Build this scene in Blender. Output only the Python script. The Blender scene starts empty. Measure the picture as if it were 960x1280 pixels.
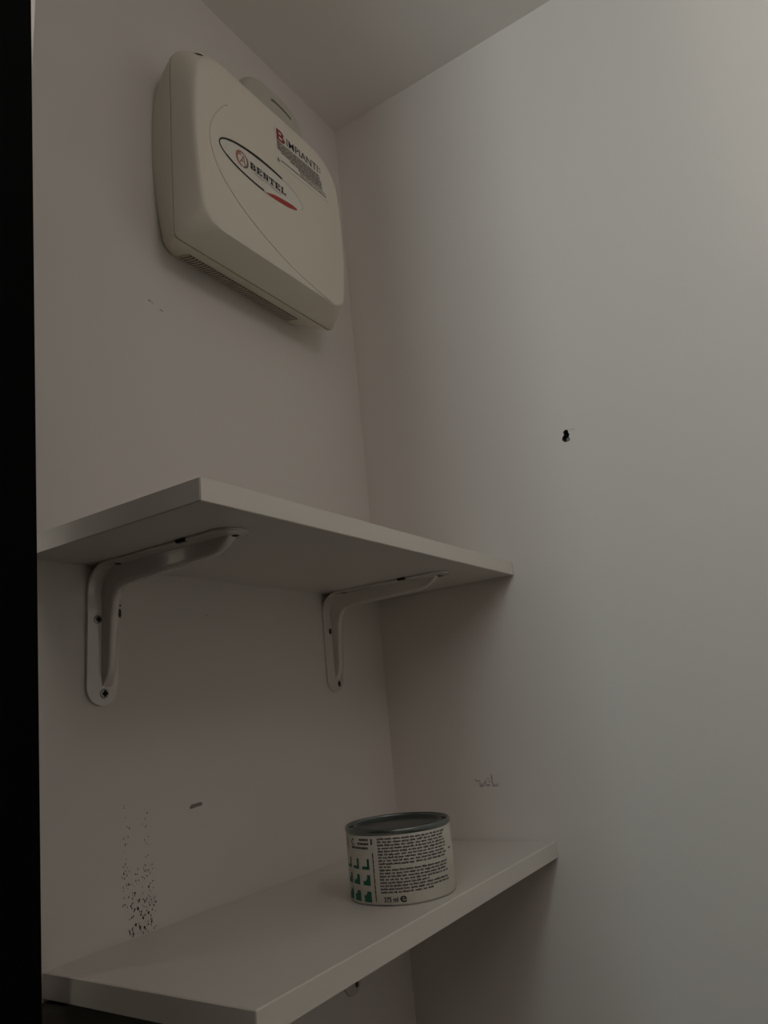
import bpy, bmesh, math, random
from mathutils import Vector, Matrix
random.seed(7)
sc = bpy.context.scene
COL = sc.collection
# ---------------------------------------------------------------- units
# measured in survey units (1 unit = 0.8 m), heights measured from the survey datum; converted to metres on the floor here
S = 0.8
DZ = 1.5 - 1.365 * S
def W(v): return Vector((v[0] * S, v[1] * S, v[2] * S + DZ))
FLOOR = -DZ / S
CEIL = 2.4988
# ---------------------------------------------------------------- camera
cam = bpy.data.cameras.new('camera'); cam_o = bpy.data.objects.new('camera', cam); COL.objects.link(cam_o)
yaw, pitch, roll = 1.0107, 0.2621, -0.0965
fw = Vector((math.sin(yaw) * math.cos(pitch), math.cos(yaw) * math.cos(pitch), math.sin(pitch)))
rt = fw.cross(Vector((0, 0, 1))).normalized(); up = rt.cross(fw)
rr = math.cos(roll) * rt + math.sin(roll) * up; uu = -math.sin(roll) * rt + math.cos(roll) * up
M = Matrix((rr, uu, -fw)).transposed().to_4x4(); M.translation = W((-1.0265, -0.6733, 1.3652))
cam_o.matrix_world = M
cam.sensor_fit = 'VERTICAL'; cam.sensor_height = 24; cam.lens = 911.4873 * 24 / 1280; cam.clip_start = 0.02
sc.camera = cam_o
# ---------------------------------------------------------------- light and exposure
sc.view_settings.view_transform = 'Standard'; sc.view_settings.look = 'None'
sc.view_settings.gamma = 1; sc.view_settings.use_curve_mapping = False
sc.view_settings.exposure = 0.0
try:
    sc.cycles.use_denoising = True; sc.cycles.diffuse_bounces = 8; sc.cycles.max_bounces = 12
except Exception: pass
wd = bpy.data.worlds.new('overcast_sky'); sc.world = wd; wd.use_nodes = True
bg = wd.node_tree.nodes['Background']; bg.inputs[0].default_value = (0.75, 0.82, 0.9, 1); bg.inputs[1].default_value = 0.1
# added area light on the left, framed by an unseen made-up window
WIN = dict(x=-1.7, y0=-0.72, y1=-0.40, z0=1.90, z1=2.46)
la = bpy.data.lights.new('left_key_light', 'AREA'); la.shape = 'RECTANGLE'
la.size = (WIN['z1'] - WIN['z0']) * S; la.size_y = (WIN['y1'] - WIN['y0']) * S
la.energy = 5.0; la.color = (0.86, 1.0, 1.0)
lo = bpy.data.objects.new('left_key_light', la); COL.objects.link(lo)
lo.location = W((WIN['x'] - 0.02, (WIN['y0'] + WIN['y1']) / 2, (WIN['z0'] + WIN['z1']) / 2)); lo.rotation_euler = (0, -math.pi / 2, 0)
# added unseen fill light that reaches the shelf end past the door edge
le = bpy.data.lights.new('shelf_end_fill', 'POINT'); le.shadow_soft_size = 0.10
le.energy = 0.75; le.color = (1.0, 0.90, 0.88)
leo = bpy.data.objects.new('shelf_end_fill', le); COL.objects.link(leo); leo.location = W((-1.42, -0.87, CEIL - 0.25))
# added unseen point light for frontal light from above
ld = bpy.data.lights.new('front_fill_light', 'POINT'); ld.shadow_soft_size = 0.12
ld.energy = 2.2; ld.color = (1.0, 0.885, 0.88)
ldo = bpy.data.objects.new('front_fill_light', ld); COL.objects.link(ldo); ldo.location = W((-0.85, -1.30, CEIL - 0.22))
# added unseen light beyond the wall end, reaching shelf ends and bracket
lb = bpy.data.lights.new('passage_fill_light', 'POINT'); lb.energy = 2.3; lb.color = (1, 0.95, 0.85); lb.shadow_soft_size = 0.05
lbo = bpy.data.objects.new('passage_fill_light', lb); COL.objects.link(lbo); lbo.location = W((-1.42, 0.76, 1.75))
lf = bpy.data.lights.new('wall_end_spot', 'SPOT'); lf.energy = 7.0; lf.spot_size = math.radians(20); lf.spot_blend = 0.4; lf.color = (1, 0.97, 0.9); lf.shadow_soft_size = 0.04  # added spot that brightens the upper end of the back wall
lfo = bpy.data.objects.new('wall_end_spot', lf); COL.objects.link(lfo); lfo.location = W((-1.20, 0.60, 2.36))
lfo.rotation_euler = (W((-0.637, 0.06, 2.27)) - lfo.location).to_track_quat('-Z', 'Y').to_euler()
# ---------------------------------------------------------------- materials
def mat(name, col, rough=0.6, metal=0.0, bump=0.0, scale=200.0, var=0.0, spec=0.5, coat=0.0):
    m = bpy.data.materials.new(name); m.use_nodes = True
    nt = m.node_tree; b = nt.nodes['Principled BSDF']
    b.inputs['Base Color'].default_value = (*col, 1); b.inputs['Roughness'].default_value = rough
    b.inputs['Metallic'].default_value = metal; b.inputs['Specular IOR Level'].default_value = spec
    b.inputs['Coat Weight'].default_value = coat
    tc = nt.nodes.new('ShaderNodeTexCoord')
    if bump:
        n = nt.nodes.new('ShaderNodeTexNoise'); n.inputs['Scale'].default_value = scale; n.inputs['Detail'].default_value = 4
        bp = nt.nodes.new('ShaderNodeBump'); bp.inputs['Strength'].default_value = bump; bp.inputs['Distance'].default_value = 0.002
        nt.links.new(tc.outputs['Object'], n.inputs['Vector']); nt.links.new(n.outputs['Fac'], bp.inputs['Height']); nt.links.new(bp.outputs['Normal'], b.inputs['Normal'])
    if var:
        n2 = nt.nodes.new('ShaderNodeTexNoise'); n2.inputs['Scale'].default_value = 6; n2.inputs['Detail'].default_value = 3
        mx = nt.nodes.new('ShaderNodeMixRGB'); mx.inputs[1].default_value = (*[c * (1 - var) for c in col], 1); mx.inputs[2].default_value = (*[min(1, c * (1 + var)) for c in col], 1)
        nt.links.new(tc.outputs['Object'], n2.inputs['Vector']); nt.links.new(n2.outputs['Fac'], mx.inputs[0]); nt.links.new(mx.outputs[0], b.inputs['Base Color'])
    return m
M_WALL = mat('wall_paint', (0.70, 0.665, 0.625), 0.85, bump=0.12, scale=90, var=0.02, spec=0.25)
M_CEIL = mat('ceiling_paint', (0.84, 0.81, 0.775), 0.9, bump=0.08, scale=90, var=0.02, spec=0.2)
M_FLOOR = mat('floor_tile', (0.10, 0.07, 0.05), 0.5, bump=0.05, scale=20, var=0.1)
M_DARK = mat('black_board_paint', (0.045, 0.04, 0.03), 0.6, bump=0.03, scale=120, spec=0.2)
M_BLACK = mat('black_lacquer', (0.0015, 0.0015, 0.0015), 0.7, bump=0.03, scale=120, spec=0.03)
M_SHELF = mat('white_melamine', (0.66, 0.63, 0.585), 0.38, bump=0.02, scale=300, var=0.01)
M_EDGE = mat('white_edge_band', (0.72, 0.69, 0.63), 0.30, bump=0.02, scale=250, var=0.01, spec=0.42)
M_BOX = mat('cream_plastic', (0.715, 0.67, 0.56), 0.45, bump=0.05, scale=400, var=0.01)
M_SEAM = mat('seam_shadow_plastic', (0.30, 0.27, 0.21), 0.7, bump=0.03)
M_VENT = mat('dark_inside_of_vent', (0.03, 0.025, 0.02), 0.8, bump=0.03)
M_SLAT = mat('vent_slat_plastic', (0.60, 0.55, 0.46), 0.55, bump=0.03)
M_PRINT_BLACK = mat('black_print', (0.012, 0.012, 0.012), 0.5, bump=0.01)
M_PRINT_GREY = mat('grey_print', (0.075, 0.068, 0.068), 0.6, bump=0.01)
M_PRINT_LIGHT = mat('pale_grey_print', (0.42, 0.40, 0.36), 0.6, bump=0.01)
M_PRINT_RED = mat('red_print', (0.42, 0.025, 0.02), 0.5, bump=0.01)
M_PRINT_DRED = mat('dark_red_print', (0.27, 0.012, 0.016), 0.5, bump=0.01)
M_PRINT_CORAL = mat('coral_print', (0.40, 0.16, 0.12), 0.5, bump=0.01)
M_PRINT_BROWN = mat('brown_print', (0.20, 0.12, 0.09), 0.5, bump=0.01)
M_PRINT_GREEN = mat('green_print', (0.0, 0.13, 0.075), 0.5, bump=0.01)
M_PAPER = mat('white_sticker_paper', (0.72, 0.68, 0.59), 0.5, bump=0.02, scale=500)
M_LOGOBG = mat('logo_plate_print', (0.71, 0.68, 0.60), 0.4, bump=0.01)
M_METAL = mat('zinc_screw', (0.45, 0.43, 0.40), 0.35, metal=0.9, bump=0.03)
M_RECESS = mat('screw_recess', (0.015, 0.012, 0.01), 0.8, bump=0.02)
M_BRACKET = mat('white_enamel', (0.64, 0.60, 0.55), 0.14, bump=0.01, scale=60, spec=1.0, coat=0.8)
M_LID = mat('grey_green_tinplate', (0.08, 0.10, 0.095), 0.32, metal=0.6, bump=0.03, scale=150)
M_TAB = mat('darker_tab_plastic', (0.50, 0.475, 0.41), 0.5, bump=0.05, scale=400)  # tab colour set darker than the cover plastic
M_RIM = mat('bright_tinplate', (0.19, 0.215, 0.205), 0.24, metal=0.75, bump=0.02, scale=150)
M_LABEL = mat('white_can_label', (0.62, 0.60, 0.53), 0.5, bump=0.02, scale=300)
M_HOLE = mat('dark_hole_inside', (0.035, 0.033, 0.03), 0.95, bump=0.4, scale=150)  # near-black inside colour adds the depth shade of the wall hole
M_CRUMB = mat('grey_plaster_crumb', (0.24, 0.235, 0.22), 0.95, bump=0.4, scale=300)
M_CHIP = mat('bare_patch', (0.24, 0.20, 0.18), 0.9, bump=0.2, scale=300)
M_CHIPD = mat('dark_chip', (0.03, 0.022, 0.02), 0.9, bump=0.2, scale=300)
M_PENCIL = mat('grey_smudge', (0.36, 0.32, 0.30), 0.9, bump=0.1, scale=300)
M_SMEAR = mat('grey_smear', (0.40, 0.37, 0.345), 0.9, bump=0.1, scale=300)
M_MOULD = mat('dark_mould', (0.17, 0.145, 0.13), 0.9, bump=0.1, scale=300)
M_MOULDD = mat('black_mould', (0.02, 0.017, 0.015), 0.9, bump=0.1, scale=300)
M_GLASS = mat('window_frame_paint', (0.7, 0.7, 0.68), 0.4, bump=0.02)
# ---------------------------------------------------------------- object helpers (geometry given in survey units)
def tag(o, label=None, cat=None, group=None, kind=None):
    if label: o['label'] = label
    if cat: o['category'] = cat
    if group: o['group'] = group
    if kind: o['kind'] = kind
    return o
def origin_of(o):
    v = Vector((0, 0, 0))
    while o: v = v + o.location; o = o.parent
    return v
def obj(name, bm, m, parent=None, smooth=None, base=None):
    bmesh.ops.recalc_face_normals(bm, faces=bm.faces[:])
    off = origin_of(parent) if parent else Vector((0, 0, 0))
    b = W(base) if base else off
    for v in bm.verts: v.co = W(v.co) - b
    me = bpy.data.meshes.new(name); bm.to_mesh(me); bm.free()
    ms = m if isinstance(m, (list, tuple)) else [m]
    for k in ms: me.materials.append(k)
    if smooth is not None:
        me.polygons.foreach_set('use_smooth', [True] * len(me.polygons))
        me.set_sharp_from_angle(angle=math.radians(smooth))
    o = bpy.data.objects.new(name, me); COL.objects.link(o); o.parent = parent
    o.location = b - off
    return o
def thing(name, loc, label, cat, group=None):
    o = bpy.data.objects.new(name, None); COL.objects.link(o); o.location = W(loc); o.empty_display_size = 0.05
    return tag(o, label, cat, group)
def box(bm, a, b, bev=0.0, seg=2, mi=0):
    x0, y0, z0 = a; x1, y1, z1 = b
    vs = [bm.verts.new(p) for p in [(x0, y0, z0), (x1, y0, z0), (x1, y1, z0), (x0, y1, z0), (x0, y0, z1), (x1, y0, z1), (x1, y1, z1), (x0, y1, z1)]]
    fs = [bm.faces.new([vs[i] for i in f]) for f in [(0, 3, 2, 1), (4, 5, 6, 7), (0, 1, 5, 4), (1, 2, 6, 5), (2, 3, 7, 6), (3, 0, 4, 7)]]
    for f in fs: f.material_index = mi
    if bev:
        es = list({e for f in fs for e in f.edges})
        bmesh.ops.bevel(bm, geom=es, offset=bev, segments=seg, affect='EDGES', profile=0.5)
    return fs
def loft(bm, rings, cap0=True, cap1=True, close=True, mi=0):
    R_ = [[bm.verts.new(p) for p in r] for r in rings]
    n = len(R_[0])
    for a, b in zip(R_, R_[1:]):
        for i in range(n if close else n - 1):
            j = (i + 1) % n; f = bm.faces.new([a[i], a[j], b[j], b[i]]); f.material_index = mi
    if cap0: bm.faces.new(R_[0][::-1])
    if cap1: bm.faces.new(R_[-1])
    return R_
def lathe(bm, prof, c, n=64, mi=0):
    rings = []
    for r, z in prof:
        rings.append([(c[0] + r * math.cos(2 * math.pi * i / n), c[1] + r * math.sin(2 * math.pi * i / n), c[2] + z) for i in range(n)])
    return loft(bm, rings, prof[0][0] > 1e-6, prof[-1][0] > 1e-6)
def poly(bm, pts, mi=0):
    f = bm.faces.new([bm.verts.new(p) for p in pts]); f.material_index = mi; return f
def blob(bm, cx, cy, rx, ry, fn, n=9, jit=0.3, mi=0):          # irregular flat patch mapped by fn(u, v)
    pts = []
    for i in range(n):
        a = 2 * math.pi * i / n; k = 1 + random.uniform(-jit, jit)
        pts.append(fn(cx + rx * k * math.cos(a), cy + ry * k * math.sin(a)))
    return poly(bm, pts, mi)
def plate(bm, pts, fn_front, fn_back, mi=0):                       # thin prism of a 2D outline between two mappings
    a = [bm.verts.new(fn_front(*p)) for p in pts]; b = [bm.verts.new(fn_back(*p)) for p in pts]
    n = len(pts)
    bm.faces.new(a).material_index = mi; bm.faces.new(b[::-1]).material_index = mi
    for i in range(n): bm.faces.new([a[i], b[i], b[(i + 1) % n], a[(i + 1) % n]]).material_index = mi
def text_faces(s, size, bold=0.0):
    cu = bpy.data.curves.new('lettering', 'FONT'); cu.body = s; cu.size = size; cu.offset = bold * size; cu.resolution_u = 3
    o = bpy.data.objects.new('lettering', cu); COL.objects.link(o); bpy.context.view_layer.update()
    me = bpy.data.meshes.new_from_object(o.evaluated_get(bpy.context.evaluated_depsgraph_get()))
    out = [[tuple(me.vertices[i].co[:2]) for i in p.vertices] for p in me.polygons]
    bpy.data.objects.remove(o); bpy.data.curves.remove(cu); bpy.data.meshes.remove(me)
    return out
def put_text(bm, faces, fn, mi=0):
    cache = {}
    for f in faces:
        vs = []
        for p in f:
            k = (round(p[0], 7), round(p[1], 7))
            if k not in cache: cache[k] = bm.verts.new(fn(*p))
            vs.append(cache[k])
        if len(set(vs)) == len(vs):
            try: bm.faces.new(vs).material_index = mi
            except ValueError: pass
def fit_text(s, width, height, bold=0.0):                         # text scaled to a width and a height, origin bottom left
    fs = text_faces(s, 1.0, bold)
    xs = [p[0] for f in fs for p in f]; ys = [p[1] for f in fs for p in f]
    sx = width / (max(xs) - min(xs)); sy = height / (max(ys) - min(ys))
    return [[((p[0] - min(xs)) * sx, (p[1] - min(ys)) * sy) for p in f] for f in fs]
# ---------------------------------------------------------------- room shell
XL, YF, YB = -1.7, -2.4, 1.0
LIP = -0.637                                                       # left end of the back wall
bm = bmesh.new(); box(bm, (LIP, 0, FLOOR), (0, 0.12, CEIL)); wall_back = tag(obj('wall_back', bm, M_WALL), kind='structure')
bm = bmesh.new(); box(bm, (XL, YB, FLOOR), (0.12, YB + 0.1, CEIL)); tag(obj('wall_far', bm, M_WALL), kind='structure')
bm = bmesh.new(); box(bm, (XL, YF - 0.1, FLOOR), (0.12, YF, CEIL)); tag(obj('wall_front', bm, M_WALL), kind='structure')
bm = bmesh.new(); box(bm, (XL - 0.1, YF - 0.1, CEIL), (0.12, YB + 0.1, CEIL + 0.1)); tag(obj('ceiling', bm, M_CEIL), kind='structure')
bm = bmesh.new(); box(bm, (XL - 0.1, YF - 0.1, FLOOR - 0.1), (0.12, YB + 0.1, FLOOR)); tag(obj('floor', bm, M_FLOOR), kind='structure')
bm = bmesh.new(); box(bm, (XL, -.20, FLOOR), (-.915, -.12, CEIL)); tag(obj('light_divider', bm, M_WALL), kind='structure')  # added unseen divider that keeps passage light out of the room
bm = bmesh.new()                                                   # left wall around the added window opening
for a, b in [((YF, FLOOR), (WIN['y0'], CEIL)), ((WIN['y1'], FLOOR), (YB, CEIL)), ((WIN['y0'], FLOOR), (WIN['y1'], WIN['z0'])), ((WIN['y0'], WIN['z1']), (WIN['y1'], CEIL))]:
    box(bm, (XL - 0.1, a[0], a[1]), (XL, b[0], b[1]))
tag(obj('wall_left', bm, M_WALL), kind='structure')
bm = bmesh.new(); t = 0.03
for a, b in [((WIN['y0'], WIN['z0']), (WIN['y0'] + t, WIN['z1'])), ((WIN['y1'] - t, WIN['z0']), (WIN['y1'], WIN['z1'])), ((WIN['y0'] + t, WIN['z0']), (WIN['y1'] - t, WIN['z0'] + t)), ((WIN['y0'] + t, WIN['z1'] - t), (WIN['y1'] - t, WIN['z1']))]:
    box(bm, (XL - 0.015, a[0], a[1]), (XL + 0.03, b[0], b[1]))
tag(obj('added_window', bm, M_GLASS), kind='structure')  # made-up frame around the added area light
# right wall with the broken hole in its plaster
HOLE = [(-.3655, 1.7426), (-.3678, 1.7408), (-.3676, 1.7375), (-.3690, 1.7341), (-.3672, 1.7308), (-.3689, 1.7275), (-.3683, 1.7246), (-.3645, 1.7236), (-.3601, 1.7240), (-.3566, 1.7280), (-.3576, 1.7325), (-.3608, 1.7355), (-.3600, 1.7385), (-.3605, 1.7408), (-.3628, 1.7424)]
bm = bmesh.new()
outer = [bm.verts.new((0, y, z)) for y, z in [(YF, FLOOR), (YB, FLOOR), (YB, CEIL), (YF, CEIL)]]
inner = [bm.verts.new((0, y, z)) for y, z in HOLE]
es = [bm.edges.new((l[i], l[(i + 1) % len(l)])) for l in (outer, inner) for i in range(len(l))]
bmesh.ops.triangle_fill(bm, use_beauty=True, use_dissolve=False, edges=es)
cen = (sum(p[0] for p in HOLE) / len(HOLE), sum(p[1] for p in HOLE) / len(HOLE))
deep = [bm.verts.new((0.02, cen[0] + (y - cen[0]) * 0.7, cen[1] + (z - cen[1]) * 0.7)) for y, z in HOLE]
n = len(inner)
for i in range(n): bm.faces.new([inner[i], inner[(i + 1) % n], deep[(i + 1) % n], deep[i]]).material_index = 1
bm.faces.new(deep).material_index = 1
back = [bm.verts.new((0.1, v.co.y, v.co.z)) for v in outer]
for i in range(4): bm.faces.new([outer[i], back[i], back[(i + 1) % 4], outer[(i + 1) % 4]])
bm.faces.new(back)
wall_right = tag(obj('wall_right', bm, [M_WALL, M_HOLE]), kind='structure')
bm = bmesh.new()                                                   # grey crumb left in the lower part of the hole
bmesh.ops.create_icosphere(bm, subdivisions=2, radius=1)
for v in bm.verts:
    k = 1 + random.uniform(-.12, .12); v.co = Vector((0.0045 + v.co.x * .0040 * k, -.3652 + v.co.y * .0042 * k, 1.7272 + v.co.z * .0040 * k))
tag(obj('plaster_crumb', bm, M_CRUMB, wall_right), 'grey crumb of plaster at the bottom of the hole')
RW = lambda y, z: (-0.0004, y, z)
bm = bmesh.new(); plate(bm, [(-.3700, 1.7417), (-.3700, 1.7411), (-.3778, 1.7399), (-.3781, 1.7403)], RW, lambda y, z: (0.0002, y, z))
obj('hairline_crack', bm, M_PENCIL, wall_right)
bm = bmesh.new()
for cy, cz, ry, rz in [(-.1475, 1.2495, .0022, .0009), (-.1510, 1.2465, .0010, .0018), (-.1530, 1.2425, .0026, .0012), (-.1560, 1.2450, .0012, .0010), (-.1600, 1.2475, .0014, .0024), (-.1622, 1.2430, .0030, .0011), (-.1650, 1.2515, .0008, .0012), (-.1665, 1.2480, .0009, .0010),
                       (-.1705, 1.2530, .0010, .0036), (-.1712, 1.2470, .0011, .0032), (-.1722, 1.2425, .0018, .0016), (-.1765, 1.2418, .0030, .0009), (-.1800, 1.2440, .0011, .0007), (-.1440, 1.2510, .0009, .0006)]: blob(bm, cy, cz, ry * 1.45, rz * 1.45, RW, 9, .35)
tag(obj('scuff_mark', bm, M_SMEAR, wall_right), 'grey scratchy scuff just above the lower shelf')
# marks on the back wall
BW = lambda x, z: (x, -0.0004, z); BW0 = lambda x, z: (x, 0.0003, z)
bm = bmesh.new(); plate(bm, [(-.4218, 1.2785), (-.4185, 1.2815), (-.4120, 1.2817), (-.4065, 1.2822), (-.4022, 1.2812), (-.4040, 1.2782), (-.4110, 1.2778), (-.4160, 1.2772), (-.4200, 1.2768)], BW, BW0)
tag(obj('scuff_mark', bm, M_CHIP, wall_back), 'brownish bare scuff where the paint is rubbed off')
bm = bmesh.new(); plate(bm, [(-.5165, 1.4955), (-.5145, 1.4975), (-.5130, 1.4950), (-.5127, 1.4900), (-.5138, 1.4868), (-.5160, 1.4890)], BW, BW0)
plate(bm, [(-.5148, 1.5015), (-.5130, 1.5018), (-.5130, 1.5000), (-.5146, 1.4998)], BW, BW0)
tag(obj('paint_chip', bm, M_CHIPD, wall_back), 'small dark chip beside the left bracket')
bm = bmesh.new(); plate(bm, [(-.3895, 1.4972), (-.3872, 1.4976), (-.3862, 1.4965), (-.3884, 1.4960)], BW, BW0)
obj('paint_chip', bm, M_PENCIL, wall_back)
bm = bmesh.new()
for x, z, r in [(-.4693, 1.8984, .0018), (-.4655, 1.8972, .0012), (-.452, 1.8925, .0016), (-.4495, 1.892, .0011)]: blob(bm, x, z, r * 1.5, r * .7, BW)
obj('paint_chip', bm, M_PENCIL, wall_back)
bm = bmesh.new()                                                   # specks of mould climbing from the lower shelf
def speck(x, z, r): blob(bm, x, z, .85 * r * random.uniform(.7, 1.2), r * random.uniform(.8, 1.7), BW, 6, .3, 1 if random.random() < .15 else 0)
for k in range(20): speck(random.gauss(-.5075, .0022), random.uniform(1.225, 1.298), random.uniform(.0005, .0009))
for k in range(14): speck(random.gauss(-.4830, .0025), random.uniform(1.222, 1.288), random.uniform(.0004, .0008))
for k in range(70): speck(random.uniform(-.512, -.472), random.uniform(1.198, 1.232), random.uniform(.0004, .0009))
for k in range(75): speck(random.uniform(-.503, -.469), random.uniform(1.1695, 1.202), random.uniform(.0004, .0011))
for x, z, r in [(-.4960, 1.2090, .0011), (-.4790, 1.2110, .0012), (-.4925, 1.1935, .0017), (-.4862, 1.1835, .0013), (-.4795, 1.1868, .0013), (-.4952, 1.1795, .0013), (-.4900, 1.1755, .0014), (-.4845, 1.1745, .0013), (-.4980, 1.1722, .0014), (-.4755, 1.1775, .0012)]: blob(bm, x, z, r * .8, r * 1.2, BW, 7, .3, 1)
tag(obj('mould_specks', bm, [M_MOULD, M_MOULDD], wall_back), 'dark specks of mould in a column above the lower shelf', kind='stuff')
# black door leaf in the foreground, leaning a little
bm = bmesh.new()
def leaf(z): return -.8515 - (z - 1.28) * .0436
z0, z1 = FLOOR + .002, 2.46
rings = []
for z in (z0, z0 + .004, z1 - .004, z1):
    e = .003 if z in (z0, z1) else 0; x = leaf(z)
    rings.append([(x - e, -.4 + e, z), (x - e, .195 - e, z), (x - .032 + e, .195 - e, z), (x - .032 + e, -.4 + e, z)])
loft(bm, rings)
tag(obj('door_1', bm, M_BLACK), kind='structure')
# ---------------------------------------------------------------- shelves
TH = 0.0204
def shelf(xl, zb, depth, label):
    t = thing('wall_shelf', ((xl) / 2, 0, zb), label, 'shelf', 'white shelves in the niche')
    e = .0012
    bm = bmesh.new(); box(bm, (xl + e, -depth + e, zb), (-.0022 - e, -.0006, zb + TH), .0006, 1); obj('board', bm, M_SHELF, t)
    bm = bmesh.new(); box(bm, (xl, -depth, zb), (-.0022, -depth + e, zb + TH), .0005, 1); obj('edge_band', bm, M_EDGE, t)
    bm = bmesh.new(); box(bm, (xl, -depth + e, zb), (xl + e, -.0006, zb + TH), .0005, 1); obj('edge_band', bm, M_EDGE, t)
    bm = bmesh.new(); box(bm, (-.0022 - e, -depth + e, zb), (-.0022, -.0006, zb + TH), .0005, 1); obj('edge_band', bm, M_EDGE, t)
    return t
Z1, Z2 = 1.5409, 1.1679
upper = shelf(-.6269, Z1, .25, 'upper white melamine shelf seen from below, empty, held by two brackets')
lower = shelf(-.5950, Z2 - TH, .2562, 'lower white melamine shelf seen from above with the paint can on it')
# added black board, fills the near-black area below the lower shelf
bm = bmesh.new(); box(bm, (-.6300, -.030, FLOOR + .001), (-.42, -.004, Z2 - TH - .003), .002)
brd = thing('added_board', (-.503, -.017, FLOOR), 'added black board filling the near-black area below the lower shelf', 'board')
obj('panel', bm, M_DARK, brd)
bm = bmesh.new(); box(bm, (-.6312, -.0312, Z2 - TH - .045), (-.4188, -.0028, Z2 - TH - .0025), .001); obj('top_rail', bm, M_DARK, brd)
# ---------------------------------------------------------------- shelf brackets
def screw(parent, c, axis, r=.0038, cross=True):
    # axis: 'wall' faces the room, 'under' faces down
    def fr(u, v, w): return (c[0] + u, c[1] - w, c[2] + v) if axis == 'wall' else (c[0] + u, c[1] + v, c[2] - w)
    bm = bmesh.new(); N = 16
    prof = [(r, 0), (r * .98, .0007), (r * .75, .0014), (r * .35, .0017)]
    loft(bm, [[fr(q * math.cos(2 * math.pi * i / N), q * math.sin(2 * math.pi * i / N), w) for i in range(N)] for q, w in prof])
    s = obj('screw', bm, M_METAL, parent, smooth=40)
    s['label'] = 'zinc screw with a dark cross recess'
    bm = bmesh.new(); k = r * .62; h = r * .26
    for pts in ([(-k, -h), (k, -h), (k, h), (-k, h)], [(-h, -k), (h, -k), (h, k), (-h, k)]):
        plate(bm, pts, lambda u, v: fr(u, v, .0021), lambda u, v: fr(u, v, .0010))
    obj('cross_recess', bm, M_RECESS, s)
def bracket(cx, zb, label, bright):
    t = thing('shelf_bracket', (cx, 0, zb), label, 'bracket', 'pressed steel shelf brackets')
    hw, th, R_ = .0190, .0026, .030
    L1, L2 = .1455, .2075                                          # wall leg, shelf leg
    # centre line of the plate in (d out of the wall, h below the shelf); round ends by narrowing the width
    pts = []                                                       # list of (d, h, nd, nh, halfwidth)
    for k in range(9):                                             # rounded foot on the wall
        a = math.pi / 2 * k / 8
        pts.append((0, L1 - hw + hw * math.cos(a), 1, 0, max(hw * math.sin(a), .0004)))
    pts += [(0, h, 1, 0, hw) for h in (.09, .06, .04)]
    for k in range(9):                                             # bend at the corner
        a = math.pi / 2 * k / 8
        pts.append((R_ - R_ * math.cos(a), R_ - R_ * math.sin(a), math.cos(a), math.sin(a), hw))
    pts += [(d, 0, 0, 1, hw) for d in (.07, .12, .16)]
    for k in range(9):
        a = math.pi / 2 * k / 8
        pts.append((L2 - hw + hw * math.sin(a), 0, 0, 1, max(hw * math.cos(a), .0004)))
    yaw_ = .010                                                    # mounted slightly askew along the shelf
    def P(x, d, h): return (cx + x + yaw_ * d * 1.0, -d - .0004, zb - h - .0004)
    bm = bmesh.new(); rings = []
    for d, h, nd, nh, w in pts:
        e = min(.0008, w * .3)
        rings.append([P(-w, d, h), P(w, d, h), P(w, d + nd * (th - e), h + nh * (th - e)), P(w - e, d + nd * th, h + nh * th), P(-w + e, d + nd * th, h + nh * th), P(-w, d + nd * (th - e), h + nh * (th - e))])
    loft(bm, rings)
    obj('plate', bm, M_BRACKET, t, smooth=35)
    # hollow pressed rib: (d, h) on the plate line and (d, h) of its crest
    rib = [((.001, .1290), (.0015, .1285)), ((.001, .1240), (.0062, .1215)), ((.001, .1170), (.0098, .1150)), ((.001, .1080), (.0118, .1070)), ((.001, .0800), (.0130, .0800)), ((.001, .0560), (.0145, .0545)), ((.001, .040), (.0168, .0400)), ((.003, .026), (.0190, .0330)),
           ((.008, .0125), (.0240, .0270)), ((.017, .0050), (.0320, .0238)), ((.032, .001), (.0450, .0228)), ((.060, .001), (.0640, .0222)), ((.100, .001), (.1050, .0203)), ((.135, .001), (.1420, .0190)), ((.155, .001), (.1600, .0180)), ((.165, .001), (.1710, .0160)), ((.174, .001), (.1775, .0120)), ((.182, .001), (.1840, .0070)), ((.189, .001), (.1895, .0015))]
    bm = bmesh.new(); rings = []
    for (d0, h0), (d1, h1) in rib:
        ring = []
        for x, k in [(-.0085, 0), (-.0066, .25), (-.0058, .75), (-.0048, .92), (-.0026, 1.0), (0, 1.02), (.0026, 1.0), (.0048, .92), (.0058, .75), (.0066, .25), (.0085, 0)]:
            ring.append(P(x + .0058, d0 + (d1 - d0) * k, h0 + (h1 - h0) * k))
        rings.append(ring)
    loft(bm, rings)
    obj('rib', bm, M_BRACKET, t, smooth=50)
    # dark slot at the flange edge, and holes with screws
    bm = bmesh.new()
    x0 = -hw - .0006
    for k in (0,):
        plate(bm, [(.1365, .0), (.1505, .0), (.1495, .0030), (.1375, .0030)], lambda d, h: P(x0, d, h), lambda d, h: P(x0 + .004, d, h))
    obj('slot', bm, M_RECESS, t)
    def at(x, d, h): return P(x, d, h)
    if bright:
        screw(t, at(-.0065, th, .0570), 'wall', .0048); screw(t, at(.0020, th, .1335), 'wall', .0052)
    else:
        for x, h in ((-.0060, .0560), (.0070, .1335)):
            bm = bmesh.new(); N = 12
            loft(bm, [[P(x + q * math.cos(2 * math.pi * i / N), th + w, h + q * 1.35 * math.sin(2 * math.pi * i / N)) for i in range(N)] for q, w in [(.0034, -.0005), (.0032, .0006), (.0018, .0009)]])
            tag(obj('screw', bm, M_RECESS, t), 'dark screw head')  # head in the same near-black as the recesses
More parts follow.
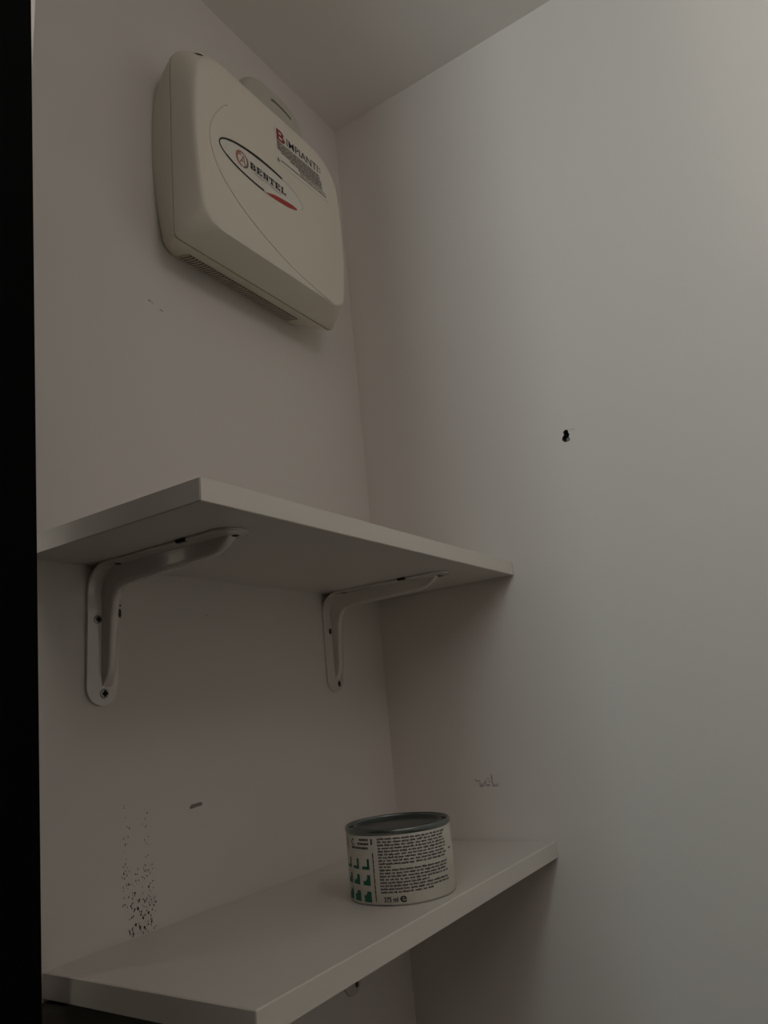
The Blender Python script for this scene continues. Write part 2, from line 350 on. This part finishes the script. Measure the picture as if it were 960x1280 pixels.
    for x, d in ((.0070, .1905), (-.0065, .0350)):
        bm = bmesh.new(); N = 12
        loft(bm, [[P(x + q * math.cos(2 * math.pi * i / N), d + q * math.sin(2 * math.pi * i / N), th + w) for i in range(N)] for q, w in [(.0036, -.0005), (.0034, .0004), (.0020, .0006)]])
        tag(obj('screw', bm, M_RECESS, t), 'dark screw head under the shelf')
    return t
bracket(-.5375, Z1, 'white metal bracket under the left end of the upper shelf, nearest the black door', True)
bracket(-.1363, Z1, 'white metal bracket under the upper shelf, near the corner of the walls', False)
bracket(-.1475, Z2 - TH, 'white metal bracket almost hidden below the front edge of the lower shelf', False)
# ---------------------------------------------------------------- alarm panel
BX = -.305
panel = thing('alarm_panel', (BX, 0, 1.971), 'cream plastic alarm control panel high on the wall near the ceiling', 'alarm panel')
def outline(y, hm, he, zb, zt, rb, rt, cx=BX, k=9, m=7):
    p = []
    corners = [(1, zb, rb, -90), (1, zt, rt, 0), (-1, zt, rt, 90), (-1, zb, rb, 180)]
    for sx, z, r, a0 in corners:
        zc = z + r if z == zb else z - r
        for i in range(k):
            a = math.radians(a0 + 90 * i / (k - 1)); p.append((sx * (he - r) + r * math.cos(a), zc + r * math.sin(a)))
        if a0 in (0, 180):
            pass
        nxt = {(-90): (he, zt - rt, 1), 0: None, 90: (-he, zb + rb, -1), 180: None}[a0]
        if nxt:
            z_from = zb + rb if a0 == -90 else zt - rt
            for i in range(1, m + 1): p.append((nxt[0], z_from + (nxt[1] - z_from) * i / (m + 1)))
    zm, hz = (zb + zt) / 2 + .01, (zt - zb) / 2 + .01
    out = []
    for x, z in p:
        w = 1 + (hm / he - 1) * max(0, 1 - ((z - zm) / hz) ** 2)
        out.append((cx + x * w, y, z))
    return out
bm = bmesh.new()
loft(bm, [outline(-.0006, .158, .139, 1.986, 2.280, .016, .055), outline(-.030, .1655, .158, 1.9775, 2.289, .012, .052), outline(-.0450, .167, .1655, 1.9715, 2.292, .008, .050), outline(-.0478, .167, .1655, 1.9705, 2.292, .008, .050),
          outline(-.0479, .1630, .1615, 1.9748, 2.288, .008, .048), outline(-.0520, .1630, .1615, 1.9748, 2.288, .008, .048)])
obj('rear_housing', bm, M_BOX, panel, smooth=32)
bm = bmesh.new()
loft(bm, [outline(-.0504, .167, .1655, 1.9705, 2.292, .008, .050), outline(-.0530, .167, .1655, 1.9712, 2.292, .009, .050), outline(-.0700, .1665, .158, 1.9765, 2.286, .016, .052), outline(-.0800, .1650, .152, 1.9803, 2.278, .021, .052), outline(-.0850, .1640, .149, 1.9822, 2.271, .024, .050),
          outline(-.0885, .1625, .1465, 1.9832, 2.266, .026, .049), outline(-.0906, .1600, .1440, 1.9842, 2.261, .027, .048), outline(-.0912, .1560, .1400, 1.9866, 2.256, .026, .046)])
cover = obj('front_cover', bm, M_BOX, panel, smooth=32)
YP = -.0912
def cut(o, bmc):                                                   # cut a shape out of a finished mesh, for grooves and holes
    bmesh.ops.recalc_face_normals(bmc, faces=bmc.faces[:])
    off = origin_of(o)
    for v in bmc.verts: v.co = W(v.co) - off
    me = bpy.data.meshes.new('cutter'); bmc.to_mesh(me); bmc.free()
    c = bpy.data.objects.new('cutter', me); COL.objects.link(c); c.location = off
    md = o.modifiers.new('cut', 'BOOLEAN'); md.operation = 'DIFFERENCE'; md.solver = 'EXACT'; md.object = c
    bpy.context.view_layer.update()
    new = bpy.data.meshes.new_from_object(o.evaluated_get(bpy.context.evaluated_depsgraph_get()))
    o.modifiers.clear(); bpy.data.objects.remove(c)
    old = o.data; nm = old.name; o.data = new; bpy.data.meshes.remove(old); new.name = nm
    new.polygons.foreach_set('use_smooth', [True] * len(new.polygons)); new.set_sharp_from_angle(angle=math.radians(32))
GROOVE = [(-.405, 2.200), (-.415, 2.190), (-.428, 2.171), (-.437, 2.152), (-.4425, 2.132), (-.4415, 2.112), (-.435, 2.091), (-.422, 2.0715), (-.405, 2.056), (-.388, 2.0435), (-.360, 2.0285), (-.330, 2.0155), (-.290, 2.0020), (-.252, 1.9935), (-.215, 1.9875), (-.185, 1.9840)]
def smooth_path(p, n=6):
    out = []
    for i in range(len(p) - 1):
        a = p[max(i - 1, 0)]; b = p[i]; c = p[i + 1]; d = p[min(i + 2, len(p) - 1)]
        for k in range(n):
            t = k / n
            out.append(tuple(.5 * (2 * b[j] + (c[j] - a[j]) * t + (2 * a[j] - 5 * b[j] + 4 * c[j] - d[j]) * t * t + (3 * b[j] - a[j] - 3 * c[j] + d[j]) * t ** 3) for j in (0, 1)))
    out.append(p[-1]); return out
def ribbon(path, w):                                               # left and right offsets of a 2D path; w may be a function of 0..1
    L, R_ = [], []
    for i, p in enumerate(path):
        a = Vector(path[max(i - 1, 0)]); b = Vector(path[min(i + 1, len(path) - 1)])
        d = (b - a).normalized(); nrm = Vector((-d.y, d.x)); ww = w(i / (len(path) - 1)) if callable(w) else w
        L.append((p[0] + nrm.x * ww / 2, p[1] + nrm.y * ww / 2)); R_.append((p[0] - nrm.x * ww / 2, p[1] - nrm.y * ww / 2))
    return L, R_
gp = smooth_path(GROOVE, 4)
L, R_ = ribbon(gp, lambda t: .0016 * min(1, .3 + 4 * t))
bmc = bmesh.new()
loft(bmc, [[(l[0], -.096, l[1]), (r[0], -.096, r[1]), (r[0], YP + .0012, r[1]), (l[0], YP + .0012, l[1])] for l, r in zip(L, R_)])
cut(cover, bmc)
def ball(bm, c, r):
    bmesh.ops.create_icosphere(bm, subdivisions=3, radius=1)
    for v in bm.verts: v.co = Vector(c) + Vector((v.co.x * r[0], v.co.y * r[1], v.co.z * r[2]))
bmc = bmesh.new(); ball(bmc, (-.4450, -.0785, 2.2590), (.0085, .0060, .0060)); cut(cover, bmc)     # screw hole at the upper left of the cover
bm = bmesh.new(); ball(bm, (-.4436, -.0765, 2.2570), (.0082, .0058, .0058))
tag(obj('cover_screw', bm, M_RECESS, panel, smooth=60), 'dark screw sunk in the corner of the cover')
# vent under the housing
def under(x, d): return (x, -d, 1.986 - (.986 and (d / .030) * .0085))
bm = bmesh.new()
v0, v1, d0, d1 = -.424, -.199, .0045, .0265
plate(bm, [(v0, d0), (v1, d0), (v1, d1), (v0, d1)], lambda x, d: (x, -d, under(x, d)[2] - .0006), lambda x, d: (x, -d, under(x, d)[2] + .004))
tag(obj('vent_opening', bm, M_VENT, panel), 'dark ventilation slots under the panel')
bm = bmesh.new(); NS = 40
for i in range(NS + 1):
    x = v0 + (v1 - v0) * i / NS; sl = .004
    plate(bm, [(x - .0012, d0), (x + .0012, d0), (x + .0012, d1), (x - .0012, d1)], lambda x, d: (x, -d, under(x, d)[2] - .0019), lambda x, d: (x, -d, under(x, d)[2] + .002))
tag(obj('vent_slats', bm, M_SLAT, panel), kind='stuff')
# rounded tab on top with a slot
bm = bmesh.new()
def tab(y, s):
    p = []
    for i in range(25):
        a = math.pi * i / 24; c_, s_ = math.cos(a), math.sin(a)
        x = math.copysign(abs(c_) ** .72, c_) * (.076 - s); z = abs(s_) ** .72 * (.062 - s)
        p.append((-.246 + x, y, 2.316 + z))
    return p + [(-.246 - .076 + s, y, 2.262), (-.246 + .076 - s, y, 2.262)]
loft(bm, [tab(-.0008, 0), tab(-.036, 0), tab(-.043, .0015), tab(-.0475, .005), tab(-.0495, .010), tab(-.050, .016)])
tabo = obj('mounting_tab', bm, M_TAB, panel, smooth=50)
slot_path = smooth_path([(-.258, 2.3490), (-.246, 2.3510), (-.228, 2.3500), (-.208, 2.3455)], 5)
L, R_ = ribbon(slot_path, .0052)
bmc = bmesh.new(); loft(bmc, [[(l[0], -.06, l[1]), (r[0], -.06, r[1]), (r[0], -.041, r[1]), (l[0], -.041, l[1])] for l, r in zip(L, R_)])
cut(tabo, bmc)
# printed logo on the cover
FP = lambda x, z, o=.0: (x, YP - .0003 - o, z)
def strip(bm, path, w, o=.0003, mi=0):
    L, R_ = ribbon(path, w)
    a = [bm.verts.new(FP(*p, o)) for p in L]; b = [bm.verts.new(FP(*p, o)) for p in R_]
    for i in range(len(a) - 1): bm.faces.new([a[i], a[i + 1], b[i + 1], b[i]]).material_index = mi
OC, OA, OB = (-.3372, 2.1245), .0880, .0250
def oval(t): a = math.radians(t); return (OC[0] + OA * math.cos(a), OC[1] + OB * math.sin(a))
bm = bmesh.new(); poly(bm, [FP(*oval(t)) for t in range(0, 360, 6)]); obj('logo_plate', bm, M_LOGOBG, panel)
bm = bmesh.new()
strip(bm, [oval(t) for t in range(62, 272, 3)], lambda t: .0020 + .0030 * max(0, 1 - abs(t - .16) / .38) + .0009 * (t > .72))
obj('logo_outline', bm, M_PRINT_BLACK, panel)
bm = bmesh.new(); strip(bm, [oval(t) for t in range(-20, 62, 3)], .0008); obj('logo_outline', bm, M_PRINT_LIGHT, panel)
bm = bmesh.new()
top = smooth_path([(-.3340, 2.0993), (-.3142, 2.1062), (-.2947, 2.1100), (-.2746, 2.1128), (-.2640, 2.1115)], 4)
bot = smooth_path([(-.3340, 2.0990), (-.3201, 2.0990), (-.3005, 2.1012), (-.2803, 2.1045), (-.2640, 2.1100)], 4)
a = [bm.verts.new(FP(*p, .0004)) for p in top]; b = [bm.verts.new(FP(*p, .0004)) for p in bot]
for i in range(len(a) - 1): bm.faces.new([a[i], a[i + 1], b[i + 1], b[i]])
tag(obj('logo_swoosh', bm, M_PRINT_RED, panel), 'red crescent under the printed name')
bm = bmesh.new(); EC = (-.3816, 2.1242)
def ring(t, r): a = math.radians(t); return (EC[0] + r * math.cos(a), EC[1] + r * 1.08 * math.sin(a))
strip(bm, [ring(t, .0108) for t in range(60, 275, 6)], lambda t: .0022 + .0022 * math.sin(math.pi * t), mi=0)
strip(bm, [ring(t, .0108) for t in range(-85, 61, 6)], lambda t: .0022 + .0012 * math.sin(math.pi * t), mi=1)
strip(bm, smooth_path([(EC[0] - .0050, EC[1] - .0070), (EC[0] - .0008, EC[1] - .001), (EC[0] + .0022, EC[1] + .0068), (EC[0] + .0040, EC[1] - .0010), (EC[0] + .0052, EC[1] - .0075)], 4), .0018)
strip(bm, [(EC[0] - .0038, EC[1] - .0028), (EC[0] + .0048, EC[1] - .0022)], .0015)
strip(bm, [(EC[0] - .0075, EC[1] + .0055), (EC[0] - .0020, EC[1] + .0065)], .0024)
tag(obj('logo_emblem', bm, [M_PRINT_CORAL, M_PRINT_BROWN], panel), 'round coral emblem on the printed logo')
# slab serif lettering from strokes (unit cell)
SL = {'B': [(.08, 0, .34, 1), (0, 0, .7, .16), (0, .84, .68, 1), (.2, .43, .72, .57), (.62, .1, .92, .46), (.6, .54, .86, .9)],
      'E': [(.08, 0, .36, 1), (0, 0, .9, .16), (0, .84, .88, 1), (.3, .43, .64, .57), (.78, .0, .92, .36), (.76, .66, .9, 1), (.58, .34, .68, .66)],
      'N': [(.1, 0, .28, 1), (.72, 0, .9, 1), (0, 0, .4, .13), (0, .87, .3, 1), (.6, .87, 1, 1)],
      'T': [(.36, 0, .64, 1), (.2, 0, .8, .14), (0, .86, 1, 1), (0, .62, .12, 1), (.88, .62, 1, 1)],
      'L': [(.1, 0, .38, 1), (0, 0, .9, .16), (0, .86, .5, 1), (.78, 0, .92, .42)]}
bm = bmesh.new(); x = -.3655
for ch in 'BENTEL':
    w, h, zb = .0116, .0112, 2.1203
    for a0, b0, a1, b1 in SL[ch]: poly(bm, [FP(x + a0 * w, zb + b0 * h, .0005), FP(x + a1 * w, zb + b0 * h, .0005), FP(x + a1 * w, zb + b1 * h, .0005), FP(x + a0 * w, zb + b1 * h, .0005)])
    if ch == 'N': poly(bm, [FP(x + p * w, zb + q * h, .0006) for p, q in [(.08, 1), (.36, 1), (.92, 0), (.64, 0)]])
    x += .0131
obj('logo_lettering', bm, M_PRINT_BLACK, panel)
bm = bmesh.new(); x = -.358
while x < -.300:
    w = random.uniform(.0015, .004); poly(bm, [FP(x, 2.1155, .0005), FP(x + w, 2.1155, .0005), FP(x + w, 2.1172, .0005), FP(x, 2.1172, .0005)]); x += w + .0009
obj('logo_small_print', bm, M_PRINT_LIGHT, panel)
# installer's sticker
SA = math.radians(1.2); SO = (-.3055, 2.1720)
def SP(u, v, o=.0): return FP(SO[0] + u * math.cos(SA) - v * math.sin(SA), SO[1] + u * math.sin(SA) + v * math.cos(SA), o)
bm = bmesh.new(); plate(bm, [(0, 0), (.1265, 0), (.1265, .0660), (0, .0660)], lambda u, v: SP(u, v, .0002), lambda u, v: SP(u, v, -.0012))
sticker = obj('sticker', bm, M_PAPER, panel); sticker['label'] = "white installer's sticker with red and black print"
bm = bmesh.new(); put_text(bm, fit_text('B', .0195, .0205, .02), lambda u, v: SP(.004 + u, .0430 + v, .0006)); obj('red_initial', bm, M_PRINT_DRED, sticker)
bm = bmesh.new(); put_text(bm, fit_text('IMPIANTI', .0780, .0135, .006), lambda u, v: SP(.0275 + u, .0455 + v, .0006)); obj('sticker_heading', bm, M_PRINT_BLACK, sticker)
bm = bmesh.new()
for v in (.0480, .0545): poly(bm, [SP(.1095, v, .0006), SP(.1120, v, .0006), SP(.1120, v + .0030, .0006), SP(.1095, v + .0030, .0006)])
def words(bm, u0, u1, v, h, fn, wmin, wmax, gap, mi=0):
    u = u0
    while u < u1 - gap:
        w = min(random.uniform(wmin, wmax), u1 - u)
        k = random.uniform(0, h * .25)
        fn(bm, u, u + w, v, v + h - k * .5, mi); u += w + gap
def srect(bm, u0, u1, v0, v1, mi): poly(bm, [SP(u0, v0, .0006), SP(u1, v0, .0006), SP(u1, v1, .0006), SP(u0, v1, .0006)], mi)
for i in range(8):
    v = .0408 - i * .0033
    u0 = .0035 if i < 5 else .012 + (i - 5) * .020
    words(bm, u0, .112 if i > 2 else .108, v - .0018, .0019, srect, .004, .014, .0010, 0)
words(bm, .010, .122, .0070, .0019, srect, .010, .022, .0012, 0)
words(bm, .055, .120, .0118, .0017, srect, .004, .012, .0012, 0)
poly(bm, [SP(.0025, .0030, .0006), SP(.0075, .0030, .0006), SP(.0040, .0095, .0006), SP(.0025, .0095, .0006)])
obj('sticker_small_print', bm, M_PRINT_GREY, sticker)
# ---------------------------------------------------------------- paint can
CC = (-.2828, -.1846, Z2 + .0003); CR, CH = .0588, .0738
can = thing('paint_can', CC, 'small white paint can with green squares and a dark metal lid on the lower shelf', 'can')
bm = bmesh.new()
lathe(bm, [(CR - .004, .0008), (CR - .001, .0), (CR - .0004, .0004), (CR - .0004, .0010), (CR - .0008, .0016), (CR - .0008, .066), (CR - .002, .068), (CR - .004, .068)], CC)
obj('can_body', bm, M_METAL, can, smooth=40)
bm = bmesh.new()
lathe(bm, [(CR - .002, .0014), (CR - .0003, .0014), (CR, .0018), (CR, .0674), (CR - .0003, .0678), (CR - .002, .0678)], CC, 96)
label = obj('paper_label', bm, M_LABEL, can, smooth=40)
bm = bmesh.new()
lathe(bm, [(CR - .003, .0672), (CR - .0006, .0674), (CR + .0005, .0684), (CR + .0009, .0702), (CR + .0009, .0722), (CR - .0001, .0736), (CR - .0014, .0738), (CR - .0026, .0730), (CR - .0034, .0695), (CR - .0040, .0655), (CR - .0082, .0652)], CC, 96)
obj('rim', bm, M_RIM, can, smooth=50)
bm = bmesh.new()
lathe(bm, [(CR - .0080, .0645), (CR - .0082, .0710), (CR - .0088, .0724), (CR - .0100, .0728), (CR - .0112, .0722), (CR - .0122, .0700), (CR - .0140, .0692), (.020, .0694), (.004, .0694)], CC, 96)
obj('lid', bm, M_LID, can, smooth=50)
def CP(th, z, o=.0003): a = math.radians(th); return (CC[0] + (CR + o) * math.cos(a), CC[1] + (CR + o) * math.sin(a), CC[2] + z)
def crect(bm, t0, t1, z0, z1, mi=0):
    n = max(1, int((t1 - t0) / 3))
    a = [bm.verts.new(CP(t0 + (t1 - t0) * i / n, z0)) for i in range(n + 1)]; b = [bm.verts.new(CP(t0 + (t1 - t0) * i / n, z1)) for i in range(n + 1)]
    for i in range(n): bm.faces.new([a[i], a[i + 1], b[i + 1], b[i]]).material_index = mi
H = CH
bm = bmesh.new()
for i in range(18):
    z = H * (.874 - i * .0410)
    end = {9: -157, 17: -112, 14: -118}.get(i, random.uniform(-91.5, -89.5))
    t = -170                                                       # letters of a word: thin uprights of uneven height
    while t < end - 2:
        stop = min(t + random.uniform(2.5, 8), end)
        while t < stop:
            w = random.uniform(.55, .85); up_ = .00145 + random.choice((0, 0, 0, .0005)); crect(bm, t, min(t + w, stop), z - .00075 - random.choice((0, 0, 0, 0, .0004)), z - .00075 + up_); t += w + .16
        t += .75
words(bm, -84.5, -77, .044, .0015, crect, 3, 6, 1)
obj('small_print', bm, M_PRINT_GREY, label)
bm = bmesh.new()                                                   # small print at the upper left and the upright line of print
for z, t0 in ((.868, 166.5), (.812, 164.0)): words(bm, t0, 179.2, H * z - .0011, .0021, crect, 3, 5, .5)
words(bm, 152.5, 178.6, H * .755 - .0011, .0021, crect, 3, 8, .5)
for t in (137, 143.5): crect(bm, t, t + 1.2, H * .73, H * .86)
crect(bm, 152.5, 154, H * .80, H * .85); crect(bm, 154, 157.5, H * .85, H * .87); crect(bm, 154, 157.5, H * .785, H * .80)
crect(bm, 182.3, 184.3, H * .80, H * .88)
z = H * .69
while z > H * .06:
    w = random.uniform(.002, .006); crect(bm, 183.2, 184.4, max(z - w, H * .055), z); z -= w + .0006
obj('side_print', bm, M_PRINT_GREY, label)
bm = bmesh.new()                                                   # three rows of stepped green blocks
for r, (za, zb_) in enumerate(((.470, .610), (.262, .398), (.045, .184))):
    for t0, t1 in ((138.5, 148.8), (153.0, 163.6), (168.9, 178.6)):
        def q(a, b, c, d): crect(bm, t0 + (t1 - t0) * a, t0 + (t1 - t0) * c, H * (za + (zb_ - za) * b), H * (za + (zb_ - za) * d))
        if r == 0: q(.70, .28, 1, 1); q(0, 0, 1, .28)
        elif r == 1: q(.58, .62, 1, 1); q(.42, .42, 1, .62); q(0, 0, 1, .42)
        else: q(.44, .78, 1, 1); q(.30, .62, 1, .78); q(.0, 0, 1, .62)
obj('green_blocks', bm, M_PRINT_GREEN, label)
bm = bmesh.new()
K = 180 / math.pi / CR
put_text(bm, fit_text('375 ml', 14.6 / K, .0050, .02), lambda u, v: CP(-167.2 + u * K, H * .050 + v, .0004))
put_text(bm, fit_text('e', 6.6 / K, .0062, .012), lambda u, v: CP(-150.6 + u * K, H * .042 + v, .0004))
obj('volume_print', bm, M_PRINT_BLACK, label)
